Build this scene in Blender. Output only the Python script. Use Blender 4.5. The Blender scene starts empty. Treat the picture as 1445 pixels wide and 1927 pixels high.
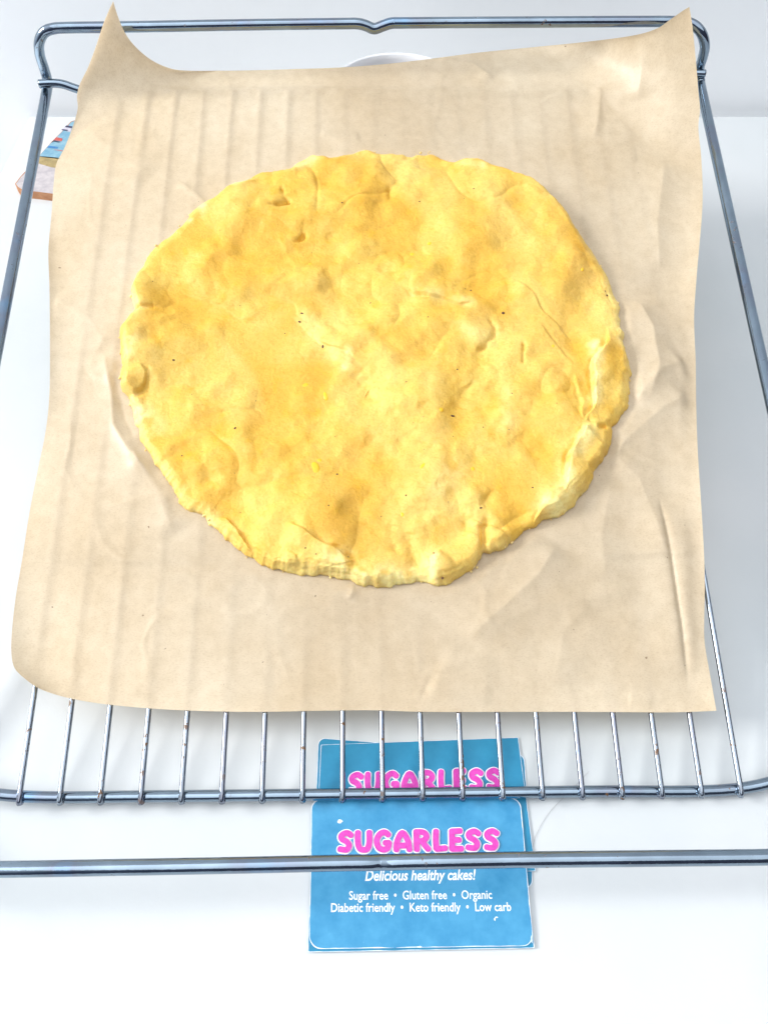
import bpy, math, random
import numpy as np
from mathutils import Vector, Matrix
random.seed(7)
rng = np.random.default_rng(11)
S = bpy.context.scene

# ------------------------------------------------------------------ camera
F, CX, CY = 1500.0, 722.5, 963.5            # focal length and centre of the photograph in its pixels
PITCH = math.atan((963.5 + 1150) / F)
RC = np.array([[1, 0, 0], [0, -math.sin(PITCH), math.cos(PITCH)], [0, -math.cos(PITCH), -math.sin(PITCH)]])
def ray(x, y): return RC @ np.array([(x - CX) / F, (y - CY) / F, 1.0])
D_AX = ray(658, -2800); D_AX /= np.linalg.norm(D_AX)          # along the rack's wires, towards the wall
_d = np.array([(658 - CX) / F, (-2800 - CY) / F, 1.0]); _u = np.array([1, -.010, 0.0]); _u[2] = -(_u @ _d) / _d[2]
U_AX = RC @ _u; U_AX /= np.linalg.norm(U_AX)                  # across the rack
N_AX = np.cross(U_AX, D_AX)                                   # up out of the rack
O_REL = ray(720, 1495) * .338                                 # front end of the middle wire, from the camera
CAM = np.array([0, -O_REL[1], .0088 - O_REL[2]]); O = CAM + O_REL
cam = bpy.data.cameras.new('camera'); co = bpy.data.objects.new('camera', cam); S.collection.objects.link(co)
co.location = CAM; co.rotation_euler = (math.pi / 2 - PITCH, 0, 0)
cam.sensor_fit = 'HORIZONTAL'; cam.sensor_width = 36; cam.lens = F / 1445 * 36
cam.clip_start = .01; cam.clip_end = 50
S.camera = co

# ------------------------------------------------------------------ light
S.view_settings.view_transform = 'Standard'; S.view_settings.look = 'None'
S.view_settings.exposure = 0.76; S.view_settings.gamma = 1
W = bpy.data.worlds.new("World"); S.world = W; W.use_nodes = True
wn = W.node_tree.nodes; wl = W.node_tree.links
bg = wn['Background']; bg.inputs[1].default_value = 1.0
tc = wn.new('ShaderNodeTexCoord'); dt = wn.new('ShaderNodeVectorMath'); dt.operation = 'DOT_PRODUCT'
dt.inputs[1].default_value = Vector((-.70, .35, .62)).normalized()     # the bright window side of the room
wl.new(tc.outputs['Generated'], dt.inputs[0])
wr = wn.new('ShaderNodeValToRGB'); wl.new(dt.outputs['Value'], wr.inputs[0])
mp = wn.new('ShaderNodeMapRange'); mp.inputs[1].default_value = -1; wl.new(dt.outputs['Value'], mp.inputs[0]); wl.new(mp.outputs[0], wr.inputs[0])
wr.color_ramp.elements[0].color = (.045, .04, .055, 1); wr.color_ramp.elements[0].position = .12
em = wr.color_ramp.elements.new(.62); em.color = (.07, .085, .12, 1)
wr.color_ramp.elements[2].color = (.95, .99, 1.05, 1); wr.color_ramp.elements[2].position = .97
wl.new(wr.outputs[0], bg.inputs[0])
def area(name, loc, target, sx, sy, power, col):
    l = bpy.data.lights.new(name, 'AREA'); l.shape = 'RECTANGLE'; l.size = sx; l.size_y = sy; l.energy = power; l.color = col
    o = bpy.data.objects.new(name, l); S.collection.objects.link(o); o.location = loc
    o.rotation_euler = (Vector(target) - Vector(loc)).to_track_quat('-Z', 'Y').to_euler(); return o
area('window_light', (-2.6, .75, 1.75), (0, .25, 0), 2.5, .80, 142, (1, .985, .96))
area('room_light', (.5, -.35, 2.6), (.1, .6, 0), 4.0, 3.2, 36, (.97, .985, 1))

# ------------------------------------------------------------------ helpers
def tag(o, label=None, cat=None, group=None, kind=None):
    if label: o['label'] = label
    if cat: o['category'] = cat
    if group: o['group'] = group
    if kind: o['kind'] = kind
    return o
def empty(name, loc, label, cat, group=None):
    o = bpy.data.objects.new(name, None); S.collection.objects.link(o); o.location = loc; o.empty_display_size = .02
    return tag(o, label, cat, group)
def mesh(name, V, Fc, mat, parent=None, smooth=True, origin=None):
    V = np.asarray(V, dtype=float)
    if parent is not None: V = V - np.array(parent['_o'] if '_o' in parent else parent.location)
    elif origin is not None: V = V - np.array(origin)
    me = bpy.data.meshes.new(name)
    if isinstance(Fc, np.ndarray):
        me.vertices.add(len(V)); me.vertices.foreach_set('co', V.astype(np.float32).ravel())
        n, k = Fc.shape
        me.loops.add(n * k); me.loops.foreach_set('vertex_index', Fc.astype(np.int32).ravel())
        me.polygons.add(n); me.polygons.foreach_set('loop_start', np.arange(0, n * k, k, dtype=np.int32))
        me.update(calc_edges=True)
    else:
        me.from_pydata([tuple(v) for v in V], [], [tuple(f) for f in Fc]); me.update()
    if smooth: me.polygons.foreach_set('use_smooth', [True] * len(me.polygons))
    if mat: me.materials.append(mat)
    o = bpy.data.objects.new(name, me); S.collection.objects.link(o)
    if parent is not None: o.parent = parent
    elif origin is not None: o.location = origin
    return o
def rk(a, b, n): return O + U_AX * a + D_AX * b + N_AX * n
def on_rack(x, y, h):                                        # photo pixel -> rack coordinates (a, b) at height h
    r = ray(x, y); t = ((O - CAM + N_AX * h) @ N_AX) / (r @ N_AX); p = r * t + CAM - O
    return np.array([p @ U_AX, p @ D_AX, h])
def on_table(x, y, z=0.0):
    r = ray(x, y); return CAM + r * ((z - CAM[2]) / r[2])
def catmull(P, per=8, closed=False):
    P = np.asarray(P, float); n = len(P); out = []
    m = n if closed else n - 1
    for i in range(m):
        g = (lambda k: P[k % n]) if closed else (lambda k: P[min(max(k, 0), n - 1)])
        p0, p1, p2, p3 = g(i - 1), g(i), g(i + 1), g(i + 2)
        for j in range(per):
            t = j / per
            out.append(.5 * ((2 * p1) + (-p0 + p2) * t + (2 * p0 - 5 * p1 + 4 * p2 - p3) * t * t + (-p0 + 3 * p1 - 3 * p2 + p3) * t ** 3))
    if not closed: out.append(P[-1])
    return np.array(out)
def tube(P, r, seg=14, closed=False, cap=True):
    P = np.asarray(P, float); n = len(P); r = np.full(n, r) if np.isscalar(r) else np.asarray(r)
    V = []; Fc = []
    T = np.roll(P, -1, 0) - np.roll(P, 1, 0)
    if not closed: T[0] = P[1] - P[0]; T[-1] = P[-1] - P[-2]
    T /= np.linalg.norm(T, axis=1)[:, None]
    nv = np.cross(T[0], [0.13, .2, .97]); nv /= np.linalg.norm(nv)
    for i in range(n):
        nv = nv - T[i] * (nv @ T[i]); nv /= np.linalg.norm(nv); bv = np.cross(T[i], nv)
        for k in range(seg):
            a = 2 * math.pi * k / seg; V.append(P[i] + (nv * math.cos(a) + bv * math.sin(a)) * r[i])
    for i in range(n if closed else n - 1):
        j = (i + 1) % n
        for k in range(seg):
            q = (k + 1) % seg; Fc.append((i * seg + k, i * seg + q, j * seg + q, j * seg + k))
    if not closed and cap:
        Fc.append(tuple(range(seg))[::-1]); Fc.append(tuple((n - 1) * seg + k for k in range(seg)))
    return V, Fc
def join(parts):
    V = []; Fc = []
    for v, f in parts:
        o = len(V); V += list(v); Fc += [tuple(i + o for i in q) for q in f]
    return V, Fc
def ellipsoid(c, rx, ry, rz, ax=(U_AX, D_AX, N_AX), rot=0, nu=8, nv=5):
    V = []; Fc = []; ca, sa = math.cos(rot), math.sin(rot)
    X = ax[0] * ca + ax[1] * sa; Y = -ax[0] * sa + ax[1] * ca
    for j in range(nv + 1):
        t = math.pi * j / nv
        for k in range(nu):
            p = 2 * math.pi * k / nu
            V.append(np.asarray(c) + X * rx * math.sin(t) * math.cos(p) + Y * ry * math.sin(t) * math.sin(p) + ax[2] * rz * math.cos(t))
    for j in range(nv):
        for k in range(nu):
            q = (k + 1) % nu; Fc.append((j * nu + k, (j + 1) * nu + k, (j + 1) * nu + q, j * nu + q))
    return V, Fc
_T = rng.random((256, 256))
def vnoise(x, y):                                            # smooth value noise, -1..1
    xi = np.floor(x).astype(int); yi = np.floor(y).astype(int); fx = x - xi; fy = y - yi
    fx = fx ** 3 * (fx * (fx * 6 - 15) + 10); fy = fy ** 3 * (fy * (fy * 6 - 15) + 10)
    g = lambda i, j: _T[i % 256, j % 256]
    return 2 * ((g(xi, yi) * (1 - fx) + g(xi + 1, yi) * fx) * (1 - fy) + (g(xi, yi + 1) * (1 - fx) + g(xi + 1, yi + 1) * fx) * fy) - 1
def fbm(x, y, sc, oc=4, off=0.0):
    s = 0; A = 1; tot = 0
    for o in range(oc):
        c, si = math.cos(o * 1.1 + .4), math.sin(o * 1.1 + .4)
        X = (x * c + y * si) / sc * 2 ** o + 37.7 * o + off; Y = (-x * si + y * c) / sc * 2 ** o + 11.3 * o + off * 1.7
        s = s + A * vnoise(X, Y); tot += A; A *= .5
    return s / tot
def polydist(a, b, P):                                       # distance, signed side, position 0..1 along a polyline
    best = np.full(a.shape, 1e9); side = np.zeros(a.shape); par = np.zeros(a.shape)
    L = np.r_[0, np.cumsum(np.linalg.norm(np.diff(P, axis=0), axis=1))]
    for i in range(len(P) - 1):
        p, q = P[i], P[i + 1]; e = q - p; l2 = e @ e
        raw = ((a - p[0]) * e[0] + (b - p[1]) * e[1]) / l2; t = np.clip(raw, 0, 1)
        dx = a - p[0] - t * e[0]; dy = b - p[1] - t * e[1]; dd = np.hypot(dx, dy)
        m = dd < best; best = np.where(m, dd, best)
        side = np.where(m, np.sign(e[0] * dy - e[1] * dx), side); par = np.where(m, (L[i] + t * (L[i + 1] - L[i])) / L[-1], par)
    return best, side, par
def inpoly(x, y, P):
    c = np.zeros(x.shape, bool); n = len(P)
    for i in range(n):
        x1, y1 = P[i]; x2, y2 = P[(i + 1) % n]
        c ^= ((y1 > y) != (y2 > y)) & (x < (x2 - x1) * (y - y1) / (y2 - y1 + 1e-15) + x1)
    return c

# ------------------------------------------------------------------ materials
def mat(name, base=(.8, .8, .8), rough=.5, metal=0, **kw):
    m = bpy.data.materials.new(name); m.use_nodes = True; b = m.node_tree.nodes['Principled BSDF']
    b.inputs['Base Color'].default_value = (*base, 1); b.inputs['Roughness'].default_value = rough; b.inputs['Metallic'].default_value = metal
    for k, v in kw.items(): b.inputs[k.replace('_', ' ')].default_value = v
    return m, m.node_tree.nodes, m.node_tree.links, b
def noise(N, L, scale, detail=4, rough=.55, vec=None, coord='Object'):
    if vec is None:
        t = N.new('ShaderNodeTexCoord'); vec = t.outputs[coord]
    n = N.new('ShaderNodeTexNoise'); n.inputs['Scale'].default_value = scale; n.inputs['Detail'].default_value = detail; n.inputs['Roughness'].default_value = rough
    L.new(vec, n.inputs['Vector']); return n.outputs['Fac']
def ramp(N, L, fac, stops):
    r = N.new('ShaderNodeValToRGB'); L.new(fac, r.inputs[0]); e = r.color_ramp.elements
    while len(e) < len(stops): e.new(.5)
    for i, (p, c) in enumerate(stops):
        e[i].position = p; e[i].color = (*c, 1) if not np.isscalar(c) else (c, c, c, 1)
    return r.outputs[0]
def mix(N, L, fac, a, b, mode='MIX'):
    m = N.new('ShaderNodeMix'); m.data_type = 'RGBA'; m.blend_type = mode
    for s, v in ((m.inputs[0], fac), (m.inputs[6], a), (m.inputs[7], b)):
        if hasattr(v, 'node'): L.new(v, s)
        elif np.isscalar(v): s.default_value = v
        else: s.default_value = (*v, 1)
    return m.outputs[2]
def bump(N, L, h, strength, dist, prev=None):
    b = N.new('ShaderNodeBump'); b.inputs['Strength'].default_value = strength; b.inputs['Distance'].default_value = dist
    L.new(h, b.inputs['Height'])
    if prev: L.new(prev, b.inputs['Normal'])
    return b.outputs[0]

# table laminate
M_table, N, L, B = mat('white_laminate', rough=.42)
L.new(ramp(N, L, noise(N, L, 5, 3), [(.3, (.53, .57, .585)), (.7, (.62, .64, .65))]), B.inputs['Base Color'])
spk = ramp(N, L, noise(N, L, 420, 2), [(.79, 0.0), (.82, 1.0)])
L.new(mix(N, L, spk, ramp(N, L, noise(N, L, 5, 3), [(.3, (.53, .57, .585)), (.7, (.62, .64, .65))]), (.5, .5, .5)), B.inputs['Base Color'])
L.new(bump(N, L, noise(N, L, 60, 4), .3, .001), B.inputs['Normal'])
# wall / fabric backdrop
M_wall, N, L, B = mat('pale_wall_paint', rough=.8)
L.new(ramp(N, L, noise(N, L, 3, 3), [(.3, (.87, .90, .92)), (.7, (.92, .94, .96))]), B.inputs['Base Color'])
L.new(bump(N, L, noise(N, L, 900, 3), .2, .0005), B.inputs['Normal'])
# chrome of the rack
def chrome(name, base, rust_lo):
    m, N, L, B = mat(name, metal=1)
    t0 = N.new('ShaderNodeTexCoord').outputs['Object']; oi = N.new('ShaderNodeObjectInfo'); va = N.new('ShaderNodeVectorMath'); va.operation = 'MULTIPLY_ADD'
    L.new(oi.outputs['Location'], va.inputs[0]); va.inputs[1].default_value = (17.3, 9.1, 5.7); L.new(t0, va.inputs[2]); t = va.outputs[0]
    tint = ramp(N, L, noise(N, L, 35, 3, vec=t), [(.3, base), (.5, tuple(c * .8 for c in base)), (.62, (base[0] * .78, base[1] * .72, base[2] * .75)), (.75, (base[0] * .7, base[1] * .88, base[2] * 1.05))])
    ru = ramp(N, L, noise(N, L, 260, 3, .6, vec=t), [(rust_lo, 0.0), (rust_lo + .045, 1.0)])
    big = ramp(N, L, noise(N, L, 40, 2, .5, vec=t), [(.45, 0.0), (.6, 1.0)])
    rm = N.new('ShaderNodeMath'); rm.operation = 'MULTIPLY'; L.new(ru, rm.inputs[0]); L.new(big, rm.inputs[1])
    L.new(mix(N, L, rm.outputs[0], tint, (.13, .06, .02)), B.inputs['Base Color'])
    inv = N.new('ShaderNodeMath'); inv.operation = 'SUBTRACT'; inv.inputs[0].default_value = 1; L.new(rm.outputs[0], inv.inputs[1]); L.new(inv.outputs[0], B.inputs['Metallic'])
    L.new(ramp(N, L, noise(N, L, 90, 4, vec=t), [(.3, .05), (.7, .16)]), B.inputs['Roughness'])
    L.new(bump(N, L, noise(N, L, 300, 4, vec=t), .15, .0004), B.inputs['Normal'])
    return m
M_chrome = chrome('worn_chrome', (.30, .38, .46), .66)
M_wire = chrome('stained_chrome', (.33, .38, .44), .58)
# baking paper
M_paper = bpy.data.materials.new('baking_parchment'); M_paper.use_nodes = True
N = M_paper.node_tree.nodes; L = M_paper.node_tree.links; B = N['Principled BSDF']
t = N.new('ShaderNodeTexCoord').outputs['Object']
mpn = N.new('ShaderNodeMapping'); mpn.inputs['Scale'].default_value = (1, 2.2, 1); L.new(t, mpn.inputs[0])
c1 = ramp(N, L, noise(N, L, 14, 5, .6, vec=t), [(.3, (.78, .62, .415)), (.7, (.90, .765, .57))])
mot = ramp(N, L, noise(N, L, 170, 4, .65, vec=t), [(.35, (.90, .88, .84)), (.62, (1, 1, 1))])
c1 = mix(N, L, .7, c1, mot, 'MULTIPLY')
fib = ramp(N, L, noise(N, L, 900, 4, .7, vec=mpn.outputs[0]), [(.32, (.80, .74, .66)), (.5, (1, 1, 1)), (.72, (1.0, 1.0, 1.0))])
c1 = mix(N, L, .55, c1, fib, 'MULTIPLY')
sp = ramp(N, L, noise(N, L, 330, 1, vec=t), [(.80, 0.0), (.82, 1.0)])
c1 = mix(N, L, sp, c1, (.42, .28, .17))
L.new(c1, B.inputs['Base Color']); B.inputs['Roughness'].default_value = .38; B.inputs['Specular IOR Level'].default_value = .5
L.new(bump(N, L, noise(N, L, 700, 4, vec=mpn.outputs[0]), .16, .0003, bump(N, L, noise(N, L, 45, 3, vec=t), .25, .0012)), B.inputs['Normal'])
tr = N.new('ShaderNodeBsdfTranslucent'); L.new(c1, tr.inputs[0]); ms = N.new('ShaderNodeMixShader'); ms.inputs[0].default_value = .40
L.new(B.outputs[0], ms.inputs[1]); L.new(tr.outputs[0], ms.inputs[2]); L.new(ms.outputs[0], N['Material Output'].inputs[0])
# dough
M_dough, N, L, B = mat('raw_dough', rough=.5, Subsurface_Weight=.25, Subsurface_Scale=.004)
B.inputs['Subsurface Radius'].default_value = (1, .55, .18); B.inputs['Specular IOR Level'].default_value = .4
t = N.new('ShaderNodeTexCoord').outputs['Object']
c1 = ramp(N, L, noise(N, L, 26, 5, .62, vec=t), [(.30, (.70, .375, .032)), (.5, (.76, .455, .060)), (.70, (.81, .56, .125))])
c2 = ramp(N, L, noise(N, L, 95, 3, .6, vec=t), [(.60, 0.0), (.72, .8)])
c1 = mix(N, L, c2, c1, (.75, .42, .025))
va = N.new('ShaderNodeVertexColor'); va.layer_name = 'torn_lit'
c1 = mix(N, L, va.outputs[0], c1, (.95, .80, .33))  # cream of broken dough, and painted highlights on the flap edges
gr = ramp(N, L, noise(N, L, 900, 3, .6, vec=t), [(.3, (.80, .72, .60)), (.5, (1, 1, 1)), (.7, (1, 1, 1))])
g2 = ramp(N, L, noise(N, L, 380, 3, .6, vec=t), [(.34, (.92, .86, .66)), (.52, (1, 1, 1)), (.75, (1.0, 1.0, 1.0))])
c1 = mix(N, L, .5, mix(N, L, .6, c1, g2, 'MULTIPLY'), gr, 'MULTIPLY')
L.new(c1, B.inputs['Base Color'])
L.new(bump(N, L, noise(N, L, 650, 5, .65, vec=t), .65, .0007, bump(N, L, noise(N, L, 200, 4, .55, vec=t), .25, .0018)), B.inputs['Normal'])
M_zest, *_ = mat('yolk_yellow', (.88, .52, .02), .35)
M_speck, *_ = mat('dark_pepper', (.09, .03, .012), .6)
# card print
def cardmat(name, lo, hi, rough):
    m, N, L, B = mat(name, rough=rough); t = N.new('ShaderNodeTexCoord').outputs['Object']
    c = ramp(N, L, noise(N, L, 70, 6, .65, vec=t), [(.33, lo), (.66, hi)])
    sc = ramp(N, L, noise(N, L, 240, 5, .7, vec=t), [(.66, 0.0), (.76, .45)])
    L.new(mix(N, L, sc, c, (.20, .50, .72)), B.inputs['Base Color'])
    L.new(bump(N, L, noise(N, L, 500, 3, vec=t), .1, .0003), B.inputs['Normal']); return m
M_cardA = cardmat('faded_blue_card', (.018, .225, .44), (.055, .31, .54), .45)
M_cardC = cardmat('deep_blue_card', (.004, .185, .34), (.014, .235, .41), .5)
M_pink, N, L, B = mat('magenta_print', rough=.5)
L.new(ramp(N, L, noise(N, L, 500, 4, .7), [(.35, (.58, .03, .36)), (.65, (.70, .06, .46))]), B.inputs['Base Color'])
M_white, *_ = mat('white_print', (.86, .90, .93), .5)
M_worn, N, L, B = mat('worn_card_edge', rough=.7)
L.new(ramp(N, L, noise(N, L, 300, 3), [(.4, (.55, .70, .82)), (.6, (.85, .87, .88))]), B.inputs['Base Color'])
M_faint, *_ = mat('faint_print', (.050, .295, .525), .5)
M_cup, *_ = mat('white_glazed_ceramic', (.78, .79, .82), .15)

# ------------------------------------------------------------------ setting
def slab(name, poly, z0, z1, m, parent=None, origin=(0, 0, 0), smooth=False):
    n = len(poly); V = [(p[0], p[1], z1) for p in poly] + [(p[0], p[1], z0) for p in poly]
    Fc = [tuple(range(n)), tuple(range(2 * n - 1, n - 1, -1))] + [(i, i + n, (i + 1) % n + n, (i + 1) % n) for i in range(n)]
    return mesh(name, V, Fc, m, parent, smooth, origin if parent is None else None)
yb = on_table(722, 217)[1]; xl = on_table(56, 216)[0]; xl2, yl2 = on_table(10, 306)[:2]
kx = (xl2 - xl) / (yl2 - yb)
tbl = [(xl, yb), (xl + kx * (-.75 - yb), -.75), (1.1, -.75), (1.1, yb)]
o = slab('table', tbl, -.028, 0, M_table); tag(o, 'white laminate tabletop under the oven rack, reaching back to the wall', 'table')
bm_ = o.modifiers.new('edge', 'BEVEL'); bm_.width = .002; bm_.segments = 2; bm_.limit_method = 'ANGLE'
o = slab('floor', [(-3, -2.5), (3, -2.5), (3, yb + .03), (-3, yb + .03)], -.8, -.75, M_wall); tag(o, kind='structure')
nx, nz = 120, 60
X, Z = np.meshgrid(np.linspace(-3, 3, nx), np.linspace(-.75, 2.2, nz))
Yw = yb + .014 + .007 * fbm(X, Z, .28, 2, 3.0) - .004
V = np.stack([X, Yw, Z], -1).reshape(-1, 3); idx = np.arange(nx * nz).reshape(nz, nx)
Fw = np.stack([idx[:-1, :-1], idx[:-1, 1:], idx[1:, 1:], idx[1:, :-1]], -1).reshape(-1, 4)
tag(mesh('wall', V, Fw, M_wall), kind='structure')

# ------------------------------------------------------------------ mug under the back of the rack
HC = .0985; far = on_table(745, 97, HC); near_y = O[1] + (HC - .0088 + .0016) / D_AX[2] * D_AX[1]
RB = max(.033, (far[1] - near_y) / 2 - .001); cc = np.array([far[0], far[1] - RB, 0])
prof = [(.0, .003), (.55, .003), (.62, .0), (.70, .001), (.80, .010), (.88, .030), (.95, .060), (.99, HC - .004), (1.0, HC - .001), (.985, HC), (.96, HC - .001), (.945, HC - .004), (.91, .060), (.82, .025), (.65, .010), (.0, .008)]
V = []; Fc = []; sg = 64
for r_, z in prof:
    for k in range(sg):
        a = 2 * math.pi * k / sg; V.append(cc + np.array([RB * r_ * math.cos(a), RB * r_ * math.sin(a), z]))
for j in range(len(prof) - 1):
    for k in range(sg):
        q = (k + 1) % sg; Fc.append((j * sg + k, j * sg + q, (j + 1) * sg + q, (j + 1) * sg + k))
o = mesh('ceramic_cup', V, Fc, M_cup, origin=cc)
tag(o, 'white ceramic cup under the back of the rack, only its rim showing behind the paper', 'cup')

# ------------------------------------------------------------------ oven rack
SP, NW, RB_ = .017, 19, .0030
rack = empty('oven_rack', O, 'chrome wire oven rack with raised end bars, propped above the white table', 'oven rack')
def R3(p): return rk(*p)
hb = .028
def IM(x, y, h): return on_rack(x, y, h)
back = [(87, 175, -.002), (89, 152, -.001), (83, 128, .005), (75, 102, .013), (74, 78, .021), (83, 60, .026), (100, 53, hb), (130, 51, hb), (250, 49.5, hb), (450, 46, hb), (640, 43.5, hb), (672, 43.5, hb), (688, 47, hb - .001), (704, 53, hb - .0025), (722, 47, hb - .001), (738, 42.5, hb),
        (770, 42, hb), (1000, 40.5, hb), (1200, 39.5, hb), (1275, 40, hb), (1303, 45, hb), (1320, 62, .025), (1326, 86, .018), (1322, 108, .010), (1316, 128, .003), (1317, 150, -.001), (1322, 178, -.002)]
backp = [IM(*p) for p in back]
aL, bL, _ = backp[0]; aR, bR, _ = backp[-1]
fl = [(aL, bL - .02 - .36 * k / 6, -.002) for k in range(1, 6)]; fr = [(aR, bR - .02 - .36 * k / 6, -.002) for k in range(1, 6)]
# front loop mirrors the back one, its bar measured on the photograph
fb = [(-30, 1637), (200, 1633.5), (450, 1629), (640, 1625), (680, 1624.5), (698, 1624.5), (716, 1623.5), (734, 1623.5), (752, 1623), (800, 1622), (1000, 1618.5), (1250, 1616), (1480, 1613)]
fh = [hb] * 4 + [hb, hb - .0004, hb - .0014, hb - .0004] + [hb] * 5
frontp = [IM(x, y, h) for (x, y), h in zip(fb, fh)]
f0b = frontp[0][1]; f1b = frontp[-1][1]
lf = [(aL, .006, -.001), (aL + .001, -.004, .005), (aL - .003, -.012, .014), (aL - .003, -.02, .022), (aL + .004, f0b + .001, hb)]
rf = [(aR, .006, -.001), (aR - .001, -.004, .005), (aR + .003, -.012, .014), (aR + .003, -.02, .022), (aR - .004, f1b + .001, hb)]
loop = [tuple(p) for p in backp] + fr + rf + [tuple(p) for p in frontp[::-1]] + lf[::-1] + fl[::-1]
path = catmull(loop, 7, True)
mesh('frame', *tube([R3(p) for p in path], RB_, 20, True), M_chrome, rack)
RX = .0025
def xbar(pts, name='crossbar'):
    return mesh(name, *tube([R3(p) for p in catmull(pts, 8)], RX, 16), M_chrome, rack)
WL = on_rack(701, 173, 0)[1]
n0 = -.0013 - RX
pl = IM(74, 157, .0038); pr = IM(1326, 138, .0038)
xbar([(pl[0], pl[1], .0038), (pl[0] + .012, pl[1] + .0005, .0036), (pl[0] + .022, pl[1] - .001, .001), (-.165, WL, n0 + .0006), (-.15, WL, n0), (0, WL, n0), (.15, WL, n0), (.165, WL, n0 + .0006),
      (pr[0] - .022, pr[1] - .001, .001), (pr[0] - .012, pr[1] + .0003, .0036), (pr[0], pr[1], .0038)])
ff = [IM(x, y, n0) for x, y in [(60, 1500), (300, 1499), (720, 1494.5), (1100, 1490), (1380, 1486)]]
xbar([(aL - .0035, .013, .0038), (aL + .008, .010, .0036), (aL + .020, .005, .001)] + [(p[0], p[1], n0) for p in ff] + [(aR - .020, .0075, .001), (aR - .008, .013, .0036), (aR + .0035, .015, .0038)])
bm = on_rack(700, 1055, n0)[1]
xbar([(-9.35 * SP - .002, bm, n0), (-.1, bm, n0), (.1, bm, n0), (9.0 * SP, bm, n0)])
wires = None
for i in range(NW):
    a = (i - 9) * SP; fbv = np.interp(a, [p[0] for p in ff], [p[1] for p in ff])
    if wires is None:
        pts = [(0, -.0028, -.0011), (0, -.0016, -.0002), (0, .002, 0)] + [(0, WL * k / 12, 0) for k in range(1, 12)] + [(0, WL - .001, 0), (0, WL + .0014, -.0003)]
        V, Fc = join([tube([R3(p) for p in pts], 0.0012, 12), ellipsoid(R3((0, -.0022, -.0012)), .00165, .0013, .0013, nu=10), ellipsoid(R3((0, WL + .001, -.0015)), .0016, .0012, .001)])
        w = mesh('wire', V, Fc, M_wire, rack); wires = w
    else:
        w = wires.copy(); S.collection.objects.link(w); w.parent = rack
    dlt = U_AX * a + D_AX * (fbv - ff[2][1]); w.location = Vector(dlt)

# ------------------------------------------------------------------ baking paper
top = [(213, 1), (222, 30), (236, 62), (256, 88), (285, 112), (318, 127), (350, 132), (420, 132.5), (500, 131), (640, 126), (740, 118), (830, 107), (900, 98), (1000, 88), (1100, 78), (1190, 66), (1235, 53), (1262, 35), (1285, 19), (1297, 12)]
right = [(1297, 12), (1303, 50), (1309, 110), (1314, 170), (1317, 205), (1314, 240), (1319, 290), (1322, 350), (1321, 400), (1316, 460), (1310, 530), (1306, 600), (1309, 680), (1310, 760), (1313, 850), (1320, 960), (1325, 1050), (1326, 1110), (1325, 1165), (1326, 1210), (1336, 1270), (1348, 1338)]
bot = [(40, 1272), (70, 1294), (110, 1309), (160, 1320), (220, 1328), (290, 1334), (370, 1338), (480, 1340), (600, 1338), (700, 1337), (800, 1340), (950, 1340), (1100, 1340), (1240, 1341), (1300, 1340), (1348, 1338)]
left = [(213, 1), (196, 40), (181, 85), (166, 125), (150, 158), (145, 180), (146, 205), (136, 240), (121, 278), (106, 308), (101, 345), (97, 400), (91, 470), (93, 540), (94, 640), (93, 740), (86, 810), (72, 880), (60, 940), (52, 985), (42, 1050), (30, 1120), (23, 1180), (21, 1225), (26, 1255), (40, 1272)]
PB = .0016
def Hp(u, v, x, y):                                          # height over the wire plane; x, y are metres across / down the sheet
    h = PB + 0 * u
    dl = np.hypot(x, y); h = h + .052 * np.clip(1 - dl / .085, 0, 1) ** 1.9
    dr = np.hypot((1 - u) * .36, y); h = h + .054 * np.clip(1 - dr / .090, 0, 1) ** 1.45
    h = h + .004 * np.clip((u - .35) / .65, 0, 1) * np.clip(1 - v / .10, 0, 1) ** 1.5
    h = h + .0035 * np.clip(1 - u / .08, 0, 1) ** 2 * (.5 + .5 * np.sin(v * 14 + 1)) * np.clip(v * 6, 0, 1)
    h = h + .004 * np.clip(1 - (1 - u) / .07, 0, 1) ** 2 * (.5 + .5 * np.sin(v * 17 + 2)) * np.clip(v * 6, 0, 1)
    h = h + .0014 * np.clip(1 - (1 - v) / .05, 0, 1) ** 2 * (.5 + .5 * np.sin(u * 21 + 1)) 
    h = h + .004 * np.clip(1 - np.hypot(x, (1 - v) * .38) / .05, 0, 1) ** 2
    return h
nu, nv = 440, 460
us = np.linspace(0, 1, nu); vs = np.linspace(0, 1, nv)
def bcurve(P, ts, uf, vf):
    P = catmull(np.array(P, float), 10); L_ = np.r_[0, np.cumsum(np.linalg.norm(np.diff(P, axis=0), axis=1))]; L_ /= L_[-1]
    X = np.interp(ts, L_, P[:, 0]); Y = np.interp(ts, L_, P[:, 1])
    u = uf(ts); v = vf(ts); H = Hp(u, v, u * .36, v * .38)
    return np.array([on_rack(a, b, h)[:2] for a, b, h in zip(X, Y, H)])
Tc = bcurve(top, us, lambda t: t, lambda t: t * 0); Bc = bcurve(bot, us, lambda t: t, lambda t: t * 0 + 1)
Lc = bcurve(left, vs, lambda t: t * 0, lambda t: t); Rc = bcurve(right, vs, lambda t: t * 0 + 1, lambda t: t)
Ug, Vg = np.meshgrid(us, vs)
def coons(k):
    T_, B_, L_, R_ = Tc[None, :, k], Bc[None, :, k], Lc[:, None, k], Rc[:, None, k]
    return (1 - Vg) * T_ + Vg * B_ + (1 - Ug) * L_ + Ug * R_ - ((1 - Ug) * (1 - Vg) * T_[0, 0] + Ug * (1 - Vg) * T_[0, -1] + (1 - Ug) * Vg * B_[0, 0] + Ug * Vg * B_[0, -1])
PA, PBb = coons(0), coons(1)
PH = Hp(Ug, Vg, Ug * .36, Vg * .38)
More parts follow.
